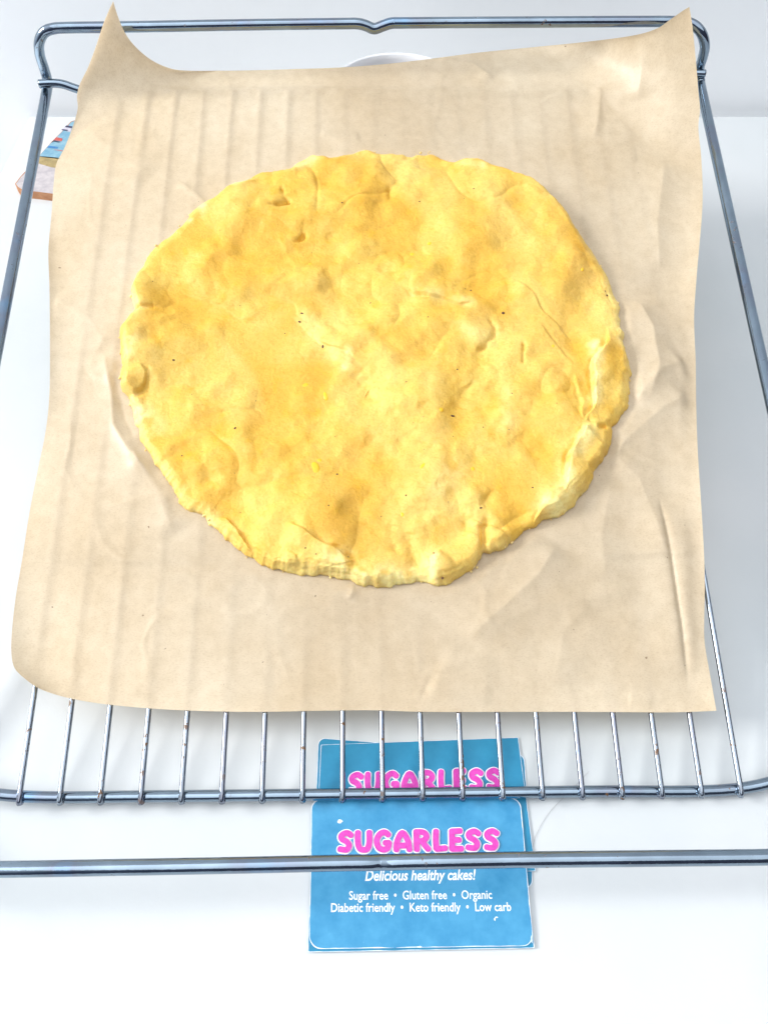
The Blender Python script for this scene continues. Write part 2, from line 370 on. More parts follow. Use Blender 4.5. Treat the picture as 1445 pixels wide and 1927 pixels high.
inner = np.clip(np.minimum(np.minimum(Ug, 1 - Ug), np.minimum(Vg, 1 - Vg)) / .035, 0, 1)
inner = inner * inner * (3 - 2 * inner)
def rackpts(P, h=PB): return np.array([on_rack(x, y, h)[:2] for x, y in P])
# the sheet sags a little between the wires and is pressed over them and over the crossbars
low = np.clip(1 - (PH - PB) / .004, 0, 1)
ph = (PA / SP) % 1; ph = np.minimum(ph, 1 - ph)
msk = np.clip(.35 + 1.3 * fbm(PA, PBb, .09, 2, 2.2) + .5 * np.clip((.02 - PA) / .1, 0, 1), .12, 1.1)
inw = np.clip((WL + .001 - PBb) / .003, 0, 1) * np.clip((9.9 * SP - np.abs(PA)) / (.8 * SP), 0, 1)
rid = np.exp(-(ph * SP / .0019) ** 2)
PH += low * inw * msk * (.00018 + .00045 * np.clip(1 - (WL - PBb) / .09, 0, 1)) * (np.exp(-(ph * SP / .0024) ** 2) - .6) 
xr = np.exp(-((PBb - WL) / .0020) ** 2) * (np.abs(PA) < 9.3 * SP); PH += low * .0006 * xr * np.clip((.06 - PA) / .08, .15, 1)
PH += low * .0009 * np.exp(-((PBb - bm) / .0022) ** 2) * np.clip((PA - .09) / .04, .25, 1) * inner
def crease(P, amp, w, kind='ridge', ends=.15):
    global PH
    d, s, t = polydist(PA, PBb, rackpts(P)); e = np.clip(np.minimum(t, 1 - t) / ends, 0, 1); e = e * e * (3 - 2 * e)
    if kind == 'ridge': PH += inner * e * amp * np.exp(-d / w)
    elif kind == 'soft': PH += inner * e * amp * np.exp(-(d / w) ** 2)
    else: PH += inner * e * amp * np.where(s > 0, 1, -.25) * np.exp(-d / w) * np.clip(d / .0016, 0, 1)
crease([(880, 1215), (905, 1180), (955, 1135), (1010, 1085), (1050, 1020)], .0032, .014)
crease([(905, 1195), (1010, 1140), (1110, 1130), (1200, 1100)], .0010, .010)
crease([(1110, 1130), (1060, 1190), (1045, 1290)], .0010, .010)
crease([(1140, 880), (1175, 830), (1245, 770), (1300, 740)], .0026, .009)
crease([(1150, 860), (1200, 900), (1230, 980), (1250, 1050)], .0018, .010)
crease([(1150, 900), (1130, 1010), (1140, 1100)], .0016, .012)
crease([(1235, 930), (1250, 1000), (1262, 1060), (1280, 1170), (1295, 1290)], .0022, .010, 'soft', .2)
crease([(1237, 930), (1251, 1000), (1263, 1060), (1281, 1170), (1296, 1290)], -.0022, .0014, 'ridge', .2)
crease([(1190, 560), (1225, 620), (1235, 690), (1215, 760)], .0035, .010)
crease([(1290, 680), (1240, 700), (1190, 760)], .0025, .008)
crease([(1195, 110), (1188, 150), (1195, 205)], .0028, .006)
crease([(1195, 118), (1240, 116), (1290, 124)], .002, .005)
crease([(1128, 165), (1125, 215), (1117, 262)], .0018, .004)
crease([(820, 108), (860, 118), (890, 122), (930, 150)], .0018, .005)
crease([(195, 660), (212, 740), (215, 800), (245, 850), (290, 900)], .0032, .005)
crease([(215, 700), (228, 760), (255, 830)], -.0018, .005)
crease([(250, 850), (300, 930), (330, 1010)], .002, .008)
crease([(335, 340), (372, 370), (400, 400)], .0018, .003)
crease([(655, 1130), (665, 1112), (660, 1100)], .0012, .002)
crease([(1180, 1325), (1205, 1330), (1225, 1337)], .0018, .003)
crease([(1250, 300), (1235, 420), (1240, 520)], .0024, .012)
crease([(600, 250), (640, 262), (680, 255)], .0010, .004)
crease([(160, 240), (230, 300), (290, 330)], .0018, .012)
crease([(100, 560), (170, 600), (205, 660)], .0016, .010)
crease([(800, 1290), (870, 1325), (930, 1330)], .0016, .010)
PH += inner * (.0010 * fbm(PA, PBb, .075, 2, 5.1) * np.clip((PA + .25) / .3, .3, 1.4) + .0005 * fbm(PA, PBb, .022, 3, 8.3))
rdg = 1 - np.abs(fbm(PA, PBb,   .05, 3, 9.9)) * 9; PH += inner * .0004 * np.clip(rdg, 0, 1) * np.clip(.4 + fbm(PA, PBb, .12, 1, 1.5), 0, 1)
# it lies flat where the dough weighs on it
out_px = [(672,285),(690,280),(720,288),(740,290),(775,296),(785,290),(810,288),(835,298),(852,308),(875,302),(905,304),(935,318),(975,337),(1003,348),(1015,360),(1045,380),(1060,405),(1078,430),(1100,460),(1120,490),(1140,520),(1155,555),(1165,590),(1170,630),(1173,655),(1182,690),(1184,730),(1180,760),(1165,785),(1148,801),(1150,815),(1142,850),(1122,880),(1112,905),(1095,925),(1075,950),(1050,968),(1020,980),(1005,988),(985,1000),(960,1018),(945,1035),(925,1041),(909,1035),(905,1050),(895,1065),(875,1080),(850,1090),(825,1098),(805,1090),(785,1092),(760,1095),(715,1102),(685,1098),(655,1085),(620,1083),(580,1078),(535,1072),(510,1067),(490,1058),(462,1040),(440,1020),(415,1000),(395,985),(380,965),(355,958),(340,948),(330,920),(310,890),(285,860),(268,830),(258,795),(248,765),(245,748),(230,735),(227,710),(235,690),(230,660),(228,620),(245,600),(255,585),(247,560),(248,540),(262,510),(275,480),(300,460),(325,440),(345,420),(360,400),(385,385),(430,355),(455,345),(480,330),(500,325),(545,318),(560,305),(590,295),(620,302),(655,293)]
DO = rackpts(out_px, .004)
dd, _, _ = polydist(PA, PBb, np.vstack([DO, DO[:1]])); ins = inpoly(PA, PBb, DO)
k_ = np.where(ins, 1, np.clip(1 - dd / .006, 0, 1)); k_ = np.where(ins & (dd < .006), 1, k_)
PH = PH * (1 - k_) + np.minimum(PH, PB) * k_ - .0003 * np.clip(dd / .004, 0, 1) * ins
PH = np.maximum(PH, np.where((PBb < WL) & (np.abs(PA) < .155), .0012 + .0002 * np.exp(-(ph * SP / .0026) ** 2), -.004))
P3 = O + PA[..., None] * U_AX + PBb[..., None] * D_AX + PH[..., None] * N_AX
idx = np.arange(nu * nv).reshape(nv, nu)
Fq = np.stack([idx[:-1, :-1], idx[1:, :-1], idx[1:, 1:], idx[:-1, 1:]], -1).reshape(-1, 4)
paper = mesh('baking_paper', P3.reshape(-1, 3), Fq, M_paper, origin=rk(0, .2, PB))
tag(paper, 'creased beige sheet of baking paper on the oven rack, its back corners curled up', 'baking paper')
# ------------------------------------------------------------------ dough
cen = np.array(on_rack(705, 690, .006)[:2])
ang = np.arctan2(DO[:, 1] - cen[1], DO[:, 0] - cen[0]); rad = np.hypot(DO[:, 0] - cen[0], DO[:, 1] - cen[1])
od = np.argsort(ang); ang = ang[od]; rad = rad[od]
NA, NR = 1500, 330
th = np.linspace(-math.pi, math.pi, NA, endpoint=False)
R0 = np.interp(th, ang, rad, period=2 * math.pi)
kr = np.exp(-np.linspace(-2, 2, 9) ** 2); kr /= kr.sum(); R0 = sum(k * np.roll(R0, i - 4) for i, k in enumerate(kr))
R0 = R0 + .0010 * fbm(th * .12, th * 0, .008, 4, 3) + .0008 * np.clip(fbm(th * .12, th * 0 + 1, .0028, 2, 5), -.3, .8)
def dline(P): return rackpts(P, .007)
FOLDS = [  # (polyline, lip height, lip length, groove depth); the raised flap lies on the left of the direction of travel
 ([(1095, 797), (1109, 780), (1112, 750), (1113, 715), (1118, 680), (1130, 650), (1138, 610)][::-1], .0046, .012, .0016),
 ([(1098, 797), (1085, 775), (1080, 740), (1082, 700)][::-1], .0016, .006, .0012),
 ([(1055, 935), (1058, 900), (1066, 865), (1080, 838), (1095, 810), (1115, 795)][::-1], .0048, .011, .0018),
 ([(1000, 985), (1020, 950), (1045, 925), (1058, 915)][::-1], .0028, .008, .0008),
 ([(965, 1012), (935, 998), (905, 985), (880, 975)], .0020, .010, .0012),
 ([(806, 1096), (806, 1072), (814, 1050), (830, 1035)][::-1], .0034, .012, .0012),
 ([(668, 1078), (662, 1055), (640, 1036), (600, 1022), (575, 1000), (550, 988), (530, 986)], .0022, .011, .0016),
 ([(480, 1040), (465, 1018), (447, 995), (425, 975), (405, 965)], .0024, .008, .0018),
 ([(560, 1072), (560, 1045), (545, 1030), (530, 1040)], .0010, .006, .0008),
 ([(250, 748), (268, 732), (276, 708), (272, 690)], .0016, .008, .0014),
 ([(900, 578), (865, 576), (820, 566), (775, 552), (740, 538)][::-1], .0016, .016, .0016),
 ([(700, 705), (650, 668), (600, 640), (560, 600), (548, 560)][::-1], .0010, .020, .0007),
 ([(480, 612), (420, 575), (370, 556), (330, 545)][::-1], .0010, .020, .0005),
 ([(1078, 690), (1060, 660), (1035, 635), (1012, 605)], .0008, .014, .0006),
 ([(1080, 640), (1020, 580), (960, 520)], .0009, .018, .0003),
]
GRV = [([(907, 985), (910, 1012), (908, 1038)], .0042, .0016), ([(248, 586), (275, 584), (295, 581)], .0022, .0016), ([(505, 387), (525, 388), (546, 384)], .0026, .0014), ([(546, 384), (538, 372), (533, 355)], .002, .0014),
 ([(548, 468), (562, 455), (574, 442), (575, 425)], .0030, .0018), ([(735, 356), (736, 380)], .0022, .0018), ([(920, 600), (932, 615), (930, 635), (918, 650), (895, 660)], .0016, .0014), ([(1148, 800), (1125, 803), (1108, 795)], .0028, .0012),
 ([(785, 1060), (770, 1030), (772, 1000)], .0012, .003), ([(740, 1040), (735, 1010), (738, 985)], .0010, .003), ([(875, 1000), (890, 960), (925, 920)], .0014, .004), ([(985, 650), (987, 680)], .0016, .0012),
 ([(245, 650), (262, 655), (270, 640)], .002, .0018), ([(1000, 760), (960, 830)], .0008, .004), ([(865, 770), (885, 720), (890, 690)], .0012, .004), ([(690, 740), (720, 760)], .0012, .003)]
DIM = [(395, 893, .0022, .004), (500, 945, .0016, .006), (410, 505, .0014, .006), (905, 955, .0014, .007), (640, 430, .0007, .02), (790, 470, .0008, .014), (480, 690, .0009, .03), (900, 440, -.0010, .012), (890, 628, -.0012, .009), (845, 650, -.0008, .01), (830, 905, -.0012, .012), (955, 790, -.0010, .010), (1040, 780, -.0008, .012), (560, 900, -.0008, .02), (640, 690, -.0010, .009), (585, 640, -.0012, .008), (700, 640, -.0008, .010), (450, 400, -.001, .010), (240, 720, -.0016, .006), (238, 640, -.0014, .006), (850, 1060, -.0010, .010), (1145, 740, -.0008, .008)]
def dough_h(a, b, edge):                                     # edge: distance to the outline
    T = .0062 + .0006 * np.exp(-edge / .012)
    h = T + (.0046) * fbm(a, b, .045, 2, 6.6) + .0026 * fbm(a, b, .020, 2, 2.7) + .0006 * fbm(a, b, .008, 2, 4.4) + .0028 * np.clip(fbm(a * .8 + b * .6, b * .35 - a * .45, .022, 2, 12.3), -.1, .7)
    rg = 1 - 5 * np.abs(fbm(a, b, .035, 2, 7.7)); h = h - .0008 * np.clip(rg, 0, 1) ** 2 * np.clip(.5 + fbm(a, b, .06, 1, 9.1), 0, 1)
    pm = np.clip(1.6 * fbm(a, b, .010, 2, 3.9) - .35, 0, 1); h = h - .0007 * pm
    wob = .0012 * fbm(a, b, .010, 3, 1.2); a0, b0 = a, b
    a = a + .0024 * fbm(a0, b0, .014, 2, 31.0); b = b + .0024 * fbm(a0, b0, .014, 2, 43.0)
    brk = np.clip(.75 + 2.2 * fbm(a0, b0, .009, 2, 55.0), .1, 1.3)
    for P, A, Ln, G in FOLDS:
        d, s, t = polydist(a, b, dline(P)); sd = d * s + wob; e = np.clip(np.minimum(t, 1 - t) / .22, 0, 1); e = e * e * (3 - 2 * e); G = G * brk * .65
        up = np.clip(sd / .0011, 0, 1); up = up * up * (3 - 2 * up)
        h = h + e * (A * up * np.exp(-np.maximum(sd, 0) / Ln) - G * np.exp(-((sd - -.0006) / .0013) ** 2))
    for P, A, w in GRV:
        d, s, t = polydist(a, b, dline(P)); h = h - A * brk * (.6 * np.exp(-((d + .4 * wob) / w) ** 2) + .4 * np.exp(-d / w)) * np.clip(np.minimum(t, 1 - t) / .1 + .5, 0, 1)
    for x, y, A, w in DIM:
        c = on_rack(x, y, .007); h = h - A * np.exp(-((a - c[0]) ** 2 + (b - c[1]) ** 2) / w ** 2)
    return np.maximum(h, .0036 + .3 * (h - .0036))
q = np.linspace(0, 1, NR) ; rr = 1 - (1 - q) ** 1.35
rr = np.clip(rr, .0005, 1)
TH, RR = np.meshgrid(th, rr); Rm = RR * R0[None, :]
DA = cen[0] + Rm * np.cos(TH); DB = cen[1] + Rm * np.sin(TH); E = (1 - RR) * R0[None, :]
h = dough_h(DA, DB, E)
wE = .0058 + .0022 * fbm(TH * .12, RR, .02, 2, 8.0)
x_ = np.clip(E / wE, 0, 1); prof_ = np.sqrt(np.clip(1 - (1 - x_) ** 2.0, 0, 1))
DH = PB + .0001 + (h - .0) * (.04 + .96 * prof_)
# the rim is soft and crumbly: it bulges out at half height and its side is uneven in every direction
hf = np.clip(DH / .007, 0, 1); ew = np.exp(-E / .0025); arc = TH * .12
rad_ = ew * (.0006 * np.sin(math.pi * np.clip(hf * 1.1, 0, 1)) + .0006 * fbm(arc * 1.0 + .3, DH * 1.3 + E * .5, .0050, 2, 61.0) + .0012 * fbm(arc, DH * .6 + E, .011, 2, 66.0))
DA = DA + rad_ * np.cos(TH); DB = DB + rad_ * np.sin(TH)
DH = DH + ew * .0005 * fbm(DA, DB, .0055, 2, 71.0) * np.clip(hf * 2, 0, 1)
DP = O + DA[..., None] * U_AX + DB[..., None] * D_AX + DH[..., None] * N_AX
# underside ring, tucked in
DA2 = cen[0] + (R0 - .002) * np.cos(th); DB2 = cen[1] + (R0 - .002) * np.sin(th)
UP = O + DA2[:, None] * U_AX + DB2[:, None] * D_AX + N_AX * (PB - .0006)
V = np.vstack([DP.reshape(-1, 3), UP])
idx = np.arange((NR + 1) * NA).reshape(NR + 1, NA); nx_ = np.roll(idx, -1, 1)
Fq = np.stack([idx[:-1], idx[1:], nx_[1:], nx_[:-1]], -1).reshape(-1, 4)
dorg = rk(cen[0], cen[1], PB)
dough = mesh('flatbread_dough', V, Fq, M_dough, origin=dorg)
tag(dough, 'round flattened sheet of raw yellow dough with folded uneven edges on the baking paper', 'dough')
# paler cream mask: broken floury rim, plus highlights painted onto the flap inner edges
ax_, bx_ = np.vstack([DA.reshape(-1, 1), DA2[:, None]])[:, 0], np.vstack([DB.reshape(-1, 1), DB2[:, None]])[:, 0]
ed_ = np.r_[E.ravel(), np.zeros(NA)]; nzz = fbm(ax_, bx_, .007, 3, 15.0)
torn_lit = .20 * np.clip(fbm(ax_ * .8 + bx_ * .6, bx_ * .35 - ax_ * .45, .022, 2, 12.3) * 2.2, 0, 1) + .10 * np.clip(fbm(ax_, bx_, .03, 2, 21.0) * 2, 0, 1)
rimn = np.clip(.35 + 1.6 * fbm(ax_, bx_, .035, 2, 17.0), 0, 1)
torn_lit += .45 * rimn * np.clip(1 - ed_ / (.0035 + .004 * (nzz + .5)), 0, 1)
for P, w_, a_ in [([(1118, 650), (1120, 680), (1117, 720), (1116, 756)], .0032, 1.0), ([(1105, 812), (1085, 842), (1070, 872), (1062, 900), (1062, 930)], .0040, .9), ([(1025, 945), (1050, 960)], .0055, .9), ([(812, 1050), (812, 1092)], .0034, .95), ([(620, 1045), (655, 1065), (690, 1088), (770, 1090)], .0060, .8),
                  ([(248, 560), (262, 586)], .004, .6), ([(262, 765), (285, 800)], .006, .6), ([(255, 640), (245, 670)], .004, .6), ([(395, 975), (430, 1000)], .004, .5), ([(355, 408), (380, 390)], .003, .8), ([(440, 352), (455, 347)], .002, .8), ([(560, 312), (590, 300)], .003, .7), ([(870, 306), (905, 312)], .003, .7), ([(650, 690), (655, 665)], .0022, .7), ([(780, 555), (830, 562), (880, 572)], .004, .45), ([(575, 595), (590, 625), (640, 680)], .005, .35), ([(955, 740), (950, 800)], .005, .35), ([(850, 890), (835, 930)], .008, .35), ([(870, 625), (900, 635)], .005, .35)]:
    d, s_, t_ = polydist(ax_, bx_, rackpts(P, .007)); torn_lit += a_ * np.exp(-(d / w_) ** 2) * np.clip(.9 + 1.5 * nzz, .1, 1)
torn_lit = np.clip(torn_lit, 0, 1); ca = dough.data.color_attributes.new('torn_lit', 'FLOAT_COLOR', 'POINT')
ca.data.foreach_set('color', np.stack([torn_lit, torn_lit, torn_lit, np.ones_like(torn_lit)], -1).astype(np.float32).ravel())
def on_dough(x, y):
    p = on_rack(x, y, .008); a = np.array([p[0]]); b = np.array([p[1]]); r = math.hypot(p[0] - cen[0], p[1] - cen[1])
    e = np.interp(math.atan2(p[1] - cen[1], p[0] - cen[0]), th, R0) - r
    return p[0], p[1], float(dough_h(a, b, np.array([e]))[0]) + PB + .0001
big = [(644, 387, 1.5, 1.5), (568, 585, 3.4, 1.5), (563, 599, 2.6, 1.8), (607, 647, 1.6, 3.6), (850, 783, 4.6, 1.8), (947, 588, 2.6, 2.6), (886, 545, 1.6, 1.4), (634, 890, 1.8, 1.6), (789, 381, 1.5, 1.2), (1144, 551, 1.5, 1.8), (1140, 544, 1, 1), (805, 602, 1, 1), (546, 386, 2, 1), (764, 724, 1.8, .9), (764, 934, 1.8, 1.2), (904, 957, 2.4, 1.3), (817, 1040, 2, 1), (655, 1049, 1.3, 1.3), (341, 855, 1.3, 1.3), (860, 697, 1.3, 1.3), (963, 741, 1.8, .8), (909, 805, 1, 1), (619, 957, 1.1, 1), (1001, 920, 1.3, 1.3), (832, 1090, 1.8, 1.8), (697, 566, 1, 1.6), (442, 805, 1.8, 2.6), (326, 676, 2.4, 1.6), (287, 529, 1, 1), (890, 363, 1.6, 1.3), (596, 1048, 1, 1), (535, 620, 1, 1), (576, 1037, 1.3, 1)]
for k in range(26):
    a_ = random.uniform(0, 6.28); r_ = math.sqrt(random.random()) * 390; big.append((705 + 1.1 * r_ * math.cos(a_), 690 + .95 * r_ * math.sin(a_), random.uniform(.5, .9), random.uniform(.5, .9)))
parts = []
for x, y, w_, l_ in big:
    p = on_dough(x, y); k = .00034
    parts.append(ellipsoid(rk(p[0], p[1], p[2]), w_ * k, l_ * k, .0002, rot=random.uniform(-.4, .4), nu=7, nv=4))
o = mesh('pepper_specks', *join(parts), M_speck); o.parent = dough; o.matrix_parent_inverse = Matrix.Translation(-Vector(dorg)); o['kind'] = 'stuff'
parts = []
for k in range(240):
    i_ = random.randrange(NA); a_ = th[i_]; rr_ = R0[i_] + random.uniform(-.0018, .0010); sz = random.uniform(.0002, .00075)
    c_ = rk(cen[0] + rr_ * math.cos(a_), cen[1] + rr_ * math.sin(a_), PB + random.uniform(.0003, .003))
    v_, f_ = ellipsoid(c_, sz * random.uniform(.8, 1.8), sz, sz * .7, rot=random.uniform(0, 3), nu=6, nv=4)
    parts.append(([p_ + rng.normal(0, sz * .15, 3) for p_ in v_], f_))
M_crumb, *_ = mat('dough_crumb', (.90, .68, .28), .6)
o = mesh('rim_crumbs', *join(parts), M_crumb); o.parent = dough; o.matrix_parent_inverse = Matrix.Translation(-Vector(dorg)); o['kind'] = 'stuff'
parts = []
for x, y, w_, l_, ro in [(592, 880, 8, 12, .2), (600, 865, 6, 5, 0), (776, 473, 8, 6, .8), (810, 457, 6, 4, .3), (573, 720, 9, 6, .5), (613, 742, 5, 9, .2), (1040, 652, 4, 5, 0), (797, 880, 8, 4, .7), (888, 884, 5, 5, 0), (827, 775, 6, 5, 0), (758, 968, 4, 5, 0), (583, 495, 5, 3, .3), (1093, 510, 4, 5, 0)]:
    p = on_dough(x, y); k = .00026
    parts.append(ellipsoid(rk(p[0], p[1], p[2] - .00045), w_ * k * 1.2, l_ * k * 1.2, .0006, rot=ro, nu=10, nv=6))
o = mesh('yolk_flecks', *join(parts), M_zest); o.parent = dough; o.matrix_parent_inverse = Matrix.Translation(-Vector(dorg)); o['kind'] = 'stuff'

# ------------------------------------------------------------------ cards
class Card:
    def __init__(s, name, quad, z, th_, rad_, m, label, bend=None):
        s.q = [on_table(x, y, z + th_) for x, y in quad]     # TL TR BR BL
        s.z = z + th_; s.W = np.linalg.norm((s.q[1] - s.q[0] + s.q[2] - s.q[3]) / 2); s.H = np.linalg.norm((s.q[0] - s.q[3] + s.q[1] - s.q[2]) / 2)
        out = []
        for cx_, cy_, r_, a0 in ((0, 0, rad_[3], 180), (s.W, 0, rad_[2], 270), (s.W, s.H, rad_[1], 0), (0, s.H, rad_[0], 90)):
            sx = 1 if cx_ == 0 else -1; sy = 1 if cy_ == 0 else -1
            for k in range(7):
                a = math.radians(a0 + 15 * k); out.append((cx_ + sx * r_ + r_ * math.cos(a), cy_ + sy * r_ + r_ * math.sin(a)))
        s.out = out; n = len(out); T = [s.p(*p) for p in out]; c = s.p(s.W / 2, s.H / 2)
        V = T + [t_ - np.array([0, 0, th_]) for t_ in T]
        Fc = [tuple(range(n)), tuple(range(2 * n - 1, n - 1, -1))] + [(i, i + n, (i + 1) % n + n, (i + 1) % n) for i in range(n)]
        s.org = np.array([c[0], c[1], z]); s.o = mesh(name, V, Fc, m, None, False, s.org)
        tag(s.o, label, 'business card', 'blue cards stacked in front of and under the rack')
    def p(s, x, y, dz=0):
        u, v = x / s.W, y / s.H; q = s.q
        r = q[3] * (1 - u) * (1 - v) + q[2] * u * (1 - v) + q[1] * u * v + q[0] * (1 - u) * v; return r + np.array([0, 0, dz])
    def loc(s, px, py):
        t_ = on_table(px, py, s.z); u, v = .5, .5
        for _ in range(12):
            r = s.p(u * s.W, v * s.H); du = (s.p((u + .01) * s.W, v * s.H) - r) * 100; dv = (s.p(u * s.W, (v + .01) * s.H) - r) * 100
            A = np.array([[du[0], dv[0]], [du[1], dv[1]]]); e = np.linalg.solve(A, (t_ - r)[:2]); u += e[0]; v += e[1]
        return u * s.W, v * s.H
    def add(s, name, pts2, Fc, m, dz):
        V = [s.p(x, y, dz if len(p_) == 0 else dz + p_[0]) for x, y, *p_ in pts2]
        o = mesh(name, V, Fc, m, None, False); o.parent = s.o; o.matrix_parent_inverse = Matrix.Translation(-Vector(s.org)); return o
Tk = .00038
cG = Card('business_card', [(599, 1389), (986, 1419), (1003, 1673), (588, 1668)], .0001, Tk, [.003, .0035, .0035, .003], M_cardC, 'bottom blue card with rounded corners sticking out right of the stack')
cC = Card('business_card', [(604, 1402), (975, 1388), (1008, 1640), (592, 1650)], .0005, Tk, [.0004] * 4, M_cardC, 'square-cornered blue card with pink lettering seen through the rack wires')
cB = Card('business_card', [(590, 1516), (974, 1510), (1006, 1785), (579, 1793)], .0009, Tk, [.0005] * 4, M_cardC, 'blue card directly beneath the worn top card, a thin edge showing at its lower left')
cA = Card('business_card', [(586, 1505), (979, 1502), (1004, 1781), (582, 1787)], .0013, Tk, [.0038, .0042, .004, .0045], M_cardA, 'worn pale blue top card in front, pink lettering and white slogan lines')

GL = {
 'S': (.74, [[(.62, .74), (.45, .85), (.24, .76), (.24, .60), (.44, .48), (.53, .32), (.42, .16), (.15, .19)]]),
 'U': (.76, [[(.15, .87), (.145, .45), (.22, .20), (.38, .145), (.53, .20), (.60, .45), (.61, .87)]]),
 'G': (.78, [[(.62, .74), (.46, .86), (.25, .76), (.145, .5), (.22, .23), (.40, .14), (.58, .22), (.63, .42)], [(.47, .42), (.63, .42)]]),
 'A': (.80, [[(.14, .12), (.19, .50), (.40, .83), (.61, .50), (.66, .12)], [(.24, .30), (.57, .30)]]),
 'R': (.78, [[(.16, .12), (.16, .88)], [(.16, .85), (.44, .83), (.57, .67), (.44, .50), (.2, .46)], [(.40, .44), (.50, .28), (.62, .13)]]),
 'L': (.64, [[(.18, .88), (.15, .5), (.16, .15)], [(.16, .14), (.53, .17)]]),
 'E': (.63, [[(.15, .12), (.18, .88)], [(.18, .86), (.52, .87)], [(.2, .50), (.46, .50)], [(.15, .13), (.53, .14)]])}
def stroke(P, hw, z, gap):
    P = catmull(P, 5) if len(P) > 2 else np.array(P, float)
    T = np.gradient(P, axis=0); T /= np.linalg.norm(T, axis=1)[:, None]; Nn = np.stack([-T[:, 1], T[:, 0]], 1)
    Lft = list(P + Nn * hw); Rgt = list(P - Nn * hw)
    c0 = [P[0] + hw * .8 * (-T[0] * math.sin(a)) * 1 + hw * Nn[0] * math.cos(a) for a in np.linspace(0, math.pi, 7)[1:-1]]
    c1 = [P[-1] + hw * .8 * (T[-1] * math.sin(a)) - hw * Nn[-1] * math.cos(a) for a in np.linspace(0, math.pi, 7)[1:-1]]
    n = len(P); V = Lft + Rgt + c0 + c1
    Fc = [(i, n + i, n + i + 1, i + 1) for i in range(n - 1)]
    Fc.append(tuple([n] + [2 * n + k for k in range(4, -1, -1)] + [0])[::1]); Fc.append(tuple([n - 1] + [2 * n + 5 + k for k in range(4, -1, -1)] + [2 * n - 1]))
    zz = np.r_[np.arange(n), np.arange(n), np.zeros(5), np.full(5, n - 1)] * 9e-7
    return [(x, y, q_) for (x, y), q_ in zip(V, zz)], Fc
def headline(card, x0, x1, ytop, ybot, word='SUGARLESS'):
    A0 = np.array(card.loc(x0[0], ybot[0])); A1 = np.array(card.loc(x1[0], ybot[1])); A2 = np.array(card.loc(x0[0], ytop[0]))
    ex = A1 - A0; up = np.linalg.norm(A2 - A0); ey = np.array([-ex[1], ex[0]]) / np.linalg.norm(ex) * up
    tot = sum(GL[c][0] for c in word); sx = ex / tot
    for nm, hw, m, dz in (('lettering_outline', .172, M_white, .00002), ('lettering', .122, M_pink, .00055)):
        parts = []; cur = 0; z = 0
        for c in word:
            for st in GL[c][1]:
                v, f = stroke(st, hw if c not in 'EA' or len(st) > 2 or st[0][0] > .3 else hw, 0, 0); z += .000016 if c != 'X' else 0
                parts.append(([(*(A0 + sx * (x + cur) + ey * y), z + q_) for x, y, q_ in v], f))
            cur += GL[c][0]
        card.add(nm, *join(parts), m, dz)
headline(cA, (632,), (943,), (1562,), (1608, 1604))
headline(cC, (652,), (946,), (1453,), (1498, 1490))
def textline(card, txt, x0, x1, y0, y1, xs_height, shear=0.0, off=.012, name='slogan'):
    cu = bpy.data.curves.new('txt', 'FONT'); cu.body = txt; cu.shear = shear; cu.offset = off; cu.resolution_u = 3
    ob = bpy.data.objects.new('txt', cu); S.collection.objects.link(ob); bpy.context.view_layer.update()
    me = bpy.data.meshes.new_from_object(ob.evaluated_get(bpy.context.evaluated_depsgraph_get()))
    V = np.array([v.co[:] for v in me.vertices]); Fc = [tuple(p.vertices) for p in me.polygons]
    bpy.data.objects.remove(ob); bpy.data.meshes.remove(me); bpy.data.curves.remove(cu)
    mn, mxx = V[:, 0].min(), V[:, 0].max(); A0 = np.array(card.loc(x0, y0)); A1 = np.array(card.loc(x1, y1)); ex = (A1 - A0) / (mxx - mn)
    ey = np.array([-ex[1], ex[0]]); ey = ey / np.linalg.norm(ey) * xs_height
    pts = [tuple(A0 + ex * (x - mn) + ey * y) for x, y, _ in V]
    card.add(name, pts, Fc, M_white, .00004)
mmpx = .000212
textline(cA, 'Delicious healthy cakes!', 687, 896, 1658, 1656, 27 * mmpx * .98, .22, .022)
textline(cA, 'Sugar free  \u2022  Gluten free  \u2022  Organic', 657, 926, 1694, 1692, 20 * mmpx * 1.08, 0, .012)
textline(cA, 'Diabetic friendly  \u2022  Keto friendly  \u2022  Low carb', 623, 962, 1717, 1715, 20 * mmpx * 1.08, 0, .012)
# worn white rims and scuffs
def worn(card, prob, wmin, wmax):
    P = catmull([(*p,) for p in card.out], 4, True); n = len(P); V = []; Fc = []; c = np.array([card.W / 2, card.H / 2])
    wid = np.clip(wmin + (wmax - wmin) * (fbm(P[:, 0] * 1, P[:, 1], .006, 3, 4.0) + .45), 0, wmax)
    corner = np.array([min(abs(p[0]), abs(card.W - p[0])) + min(abs(p[1]), abs(card.H - p[1])) for p in P]); wid += np.clip(1 - corner / .006, 0, 1) * wmax * .5
    for i in range(n):
        e = P[i] - c; e = e / np.linalg.norm(e); V += [tuple(P[i]), tuple(P[i] - np.array([math.copysign(min(1, abs(e[0]) * 1.5), e[0]), math.copysign(min(1, abs(e[1]) * 1.5), e[1])]) * wid[i])]
    for i in range(n):
        j = (i + 1) % n
        if wid[i] > .00004: Fc.append((2 * i, 2 * j, 2 * j + 1, 2 * i + 1))
    card.add('worn_edge', V, Fc, M_worn, .00002)
def dens(card, k=9):
    return card
for c_, w_ in ((cA, .00038), (cB, .00028), (cC, .0002), (cG, .00025)):
    o_ = []                                              # sample the outline more densely so wear can vary along it
    for i in range(len(c_.out)):
        p, q_ = np.array(c_.out[i]), np.array(c_.out[(i + 1) % len(c_.out)]); m_ = max(1, int(np.linalg.norm(q_ - p) / .0012))
        o_ += [tuple(p + (q_ - p) * k / m_) for k in range(m_)]
    c_.out = o_; worn(c_, 1, .0001, w_)
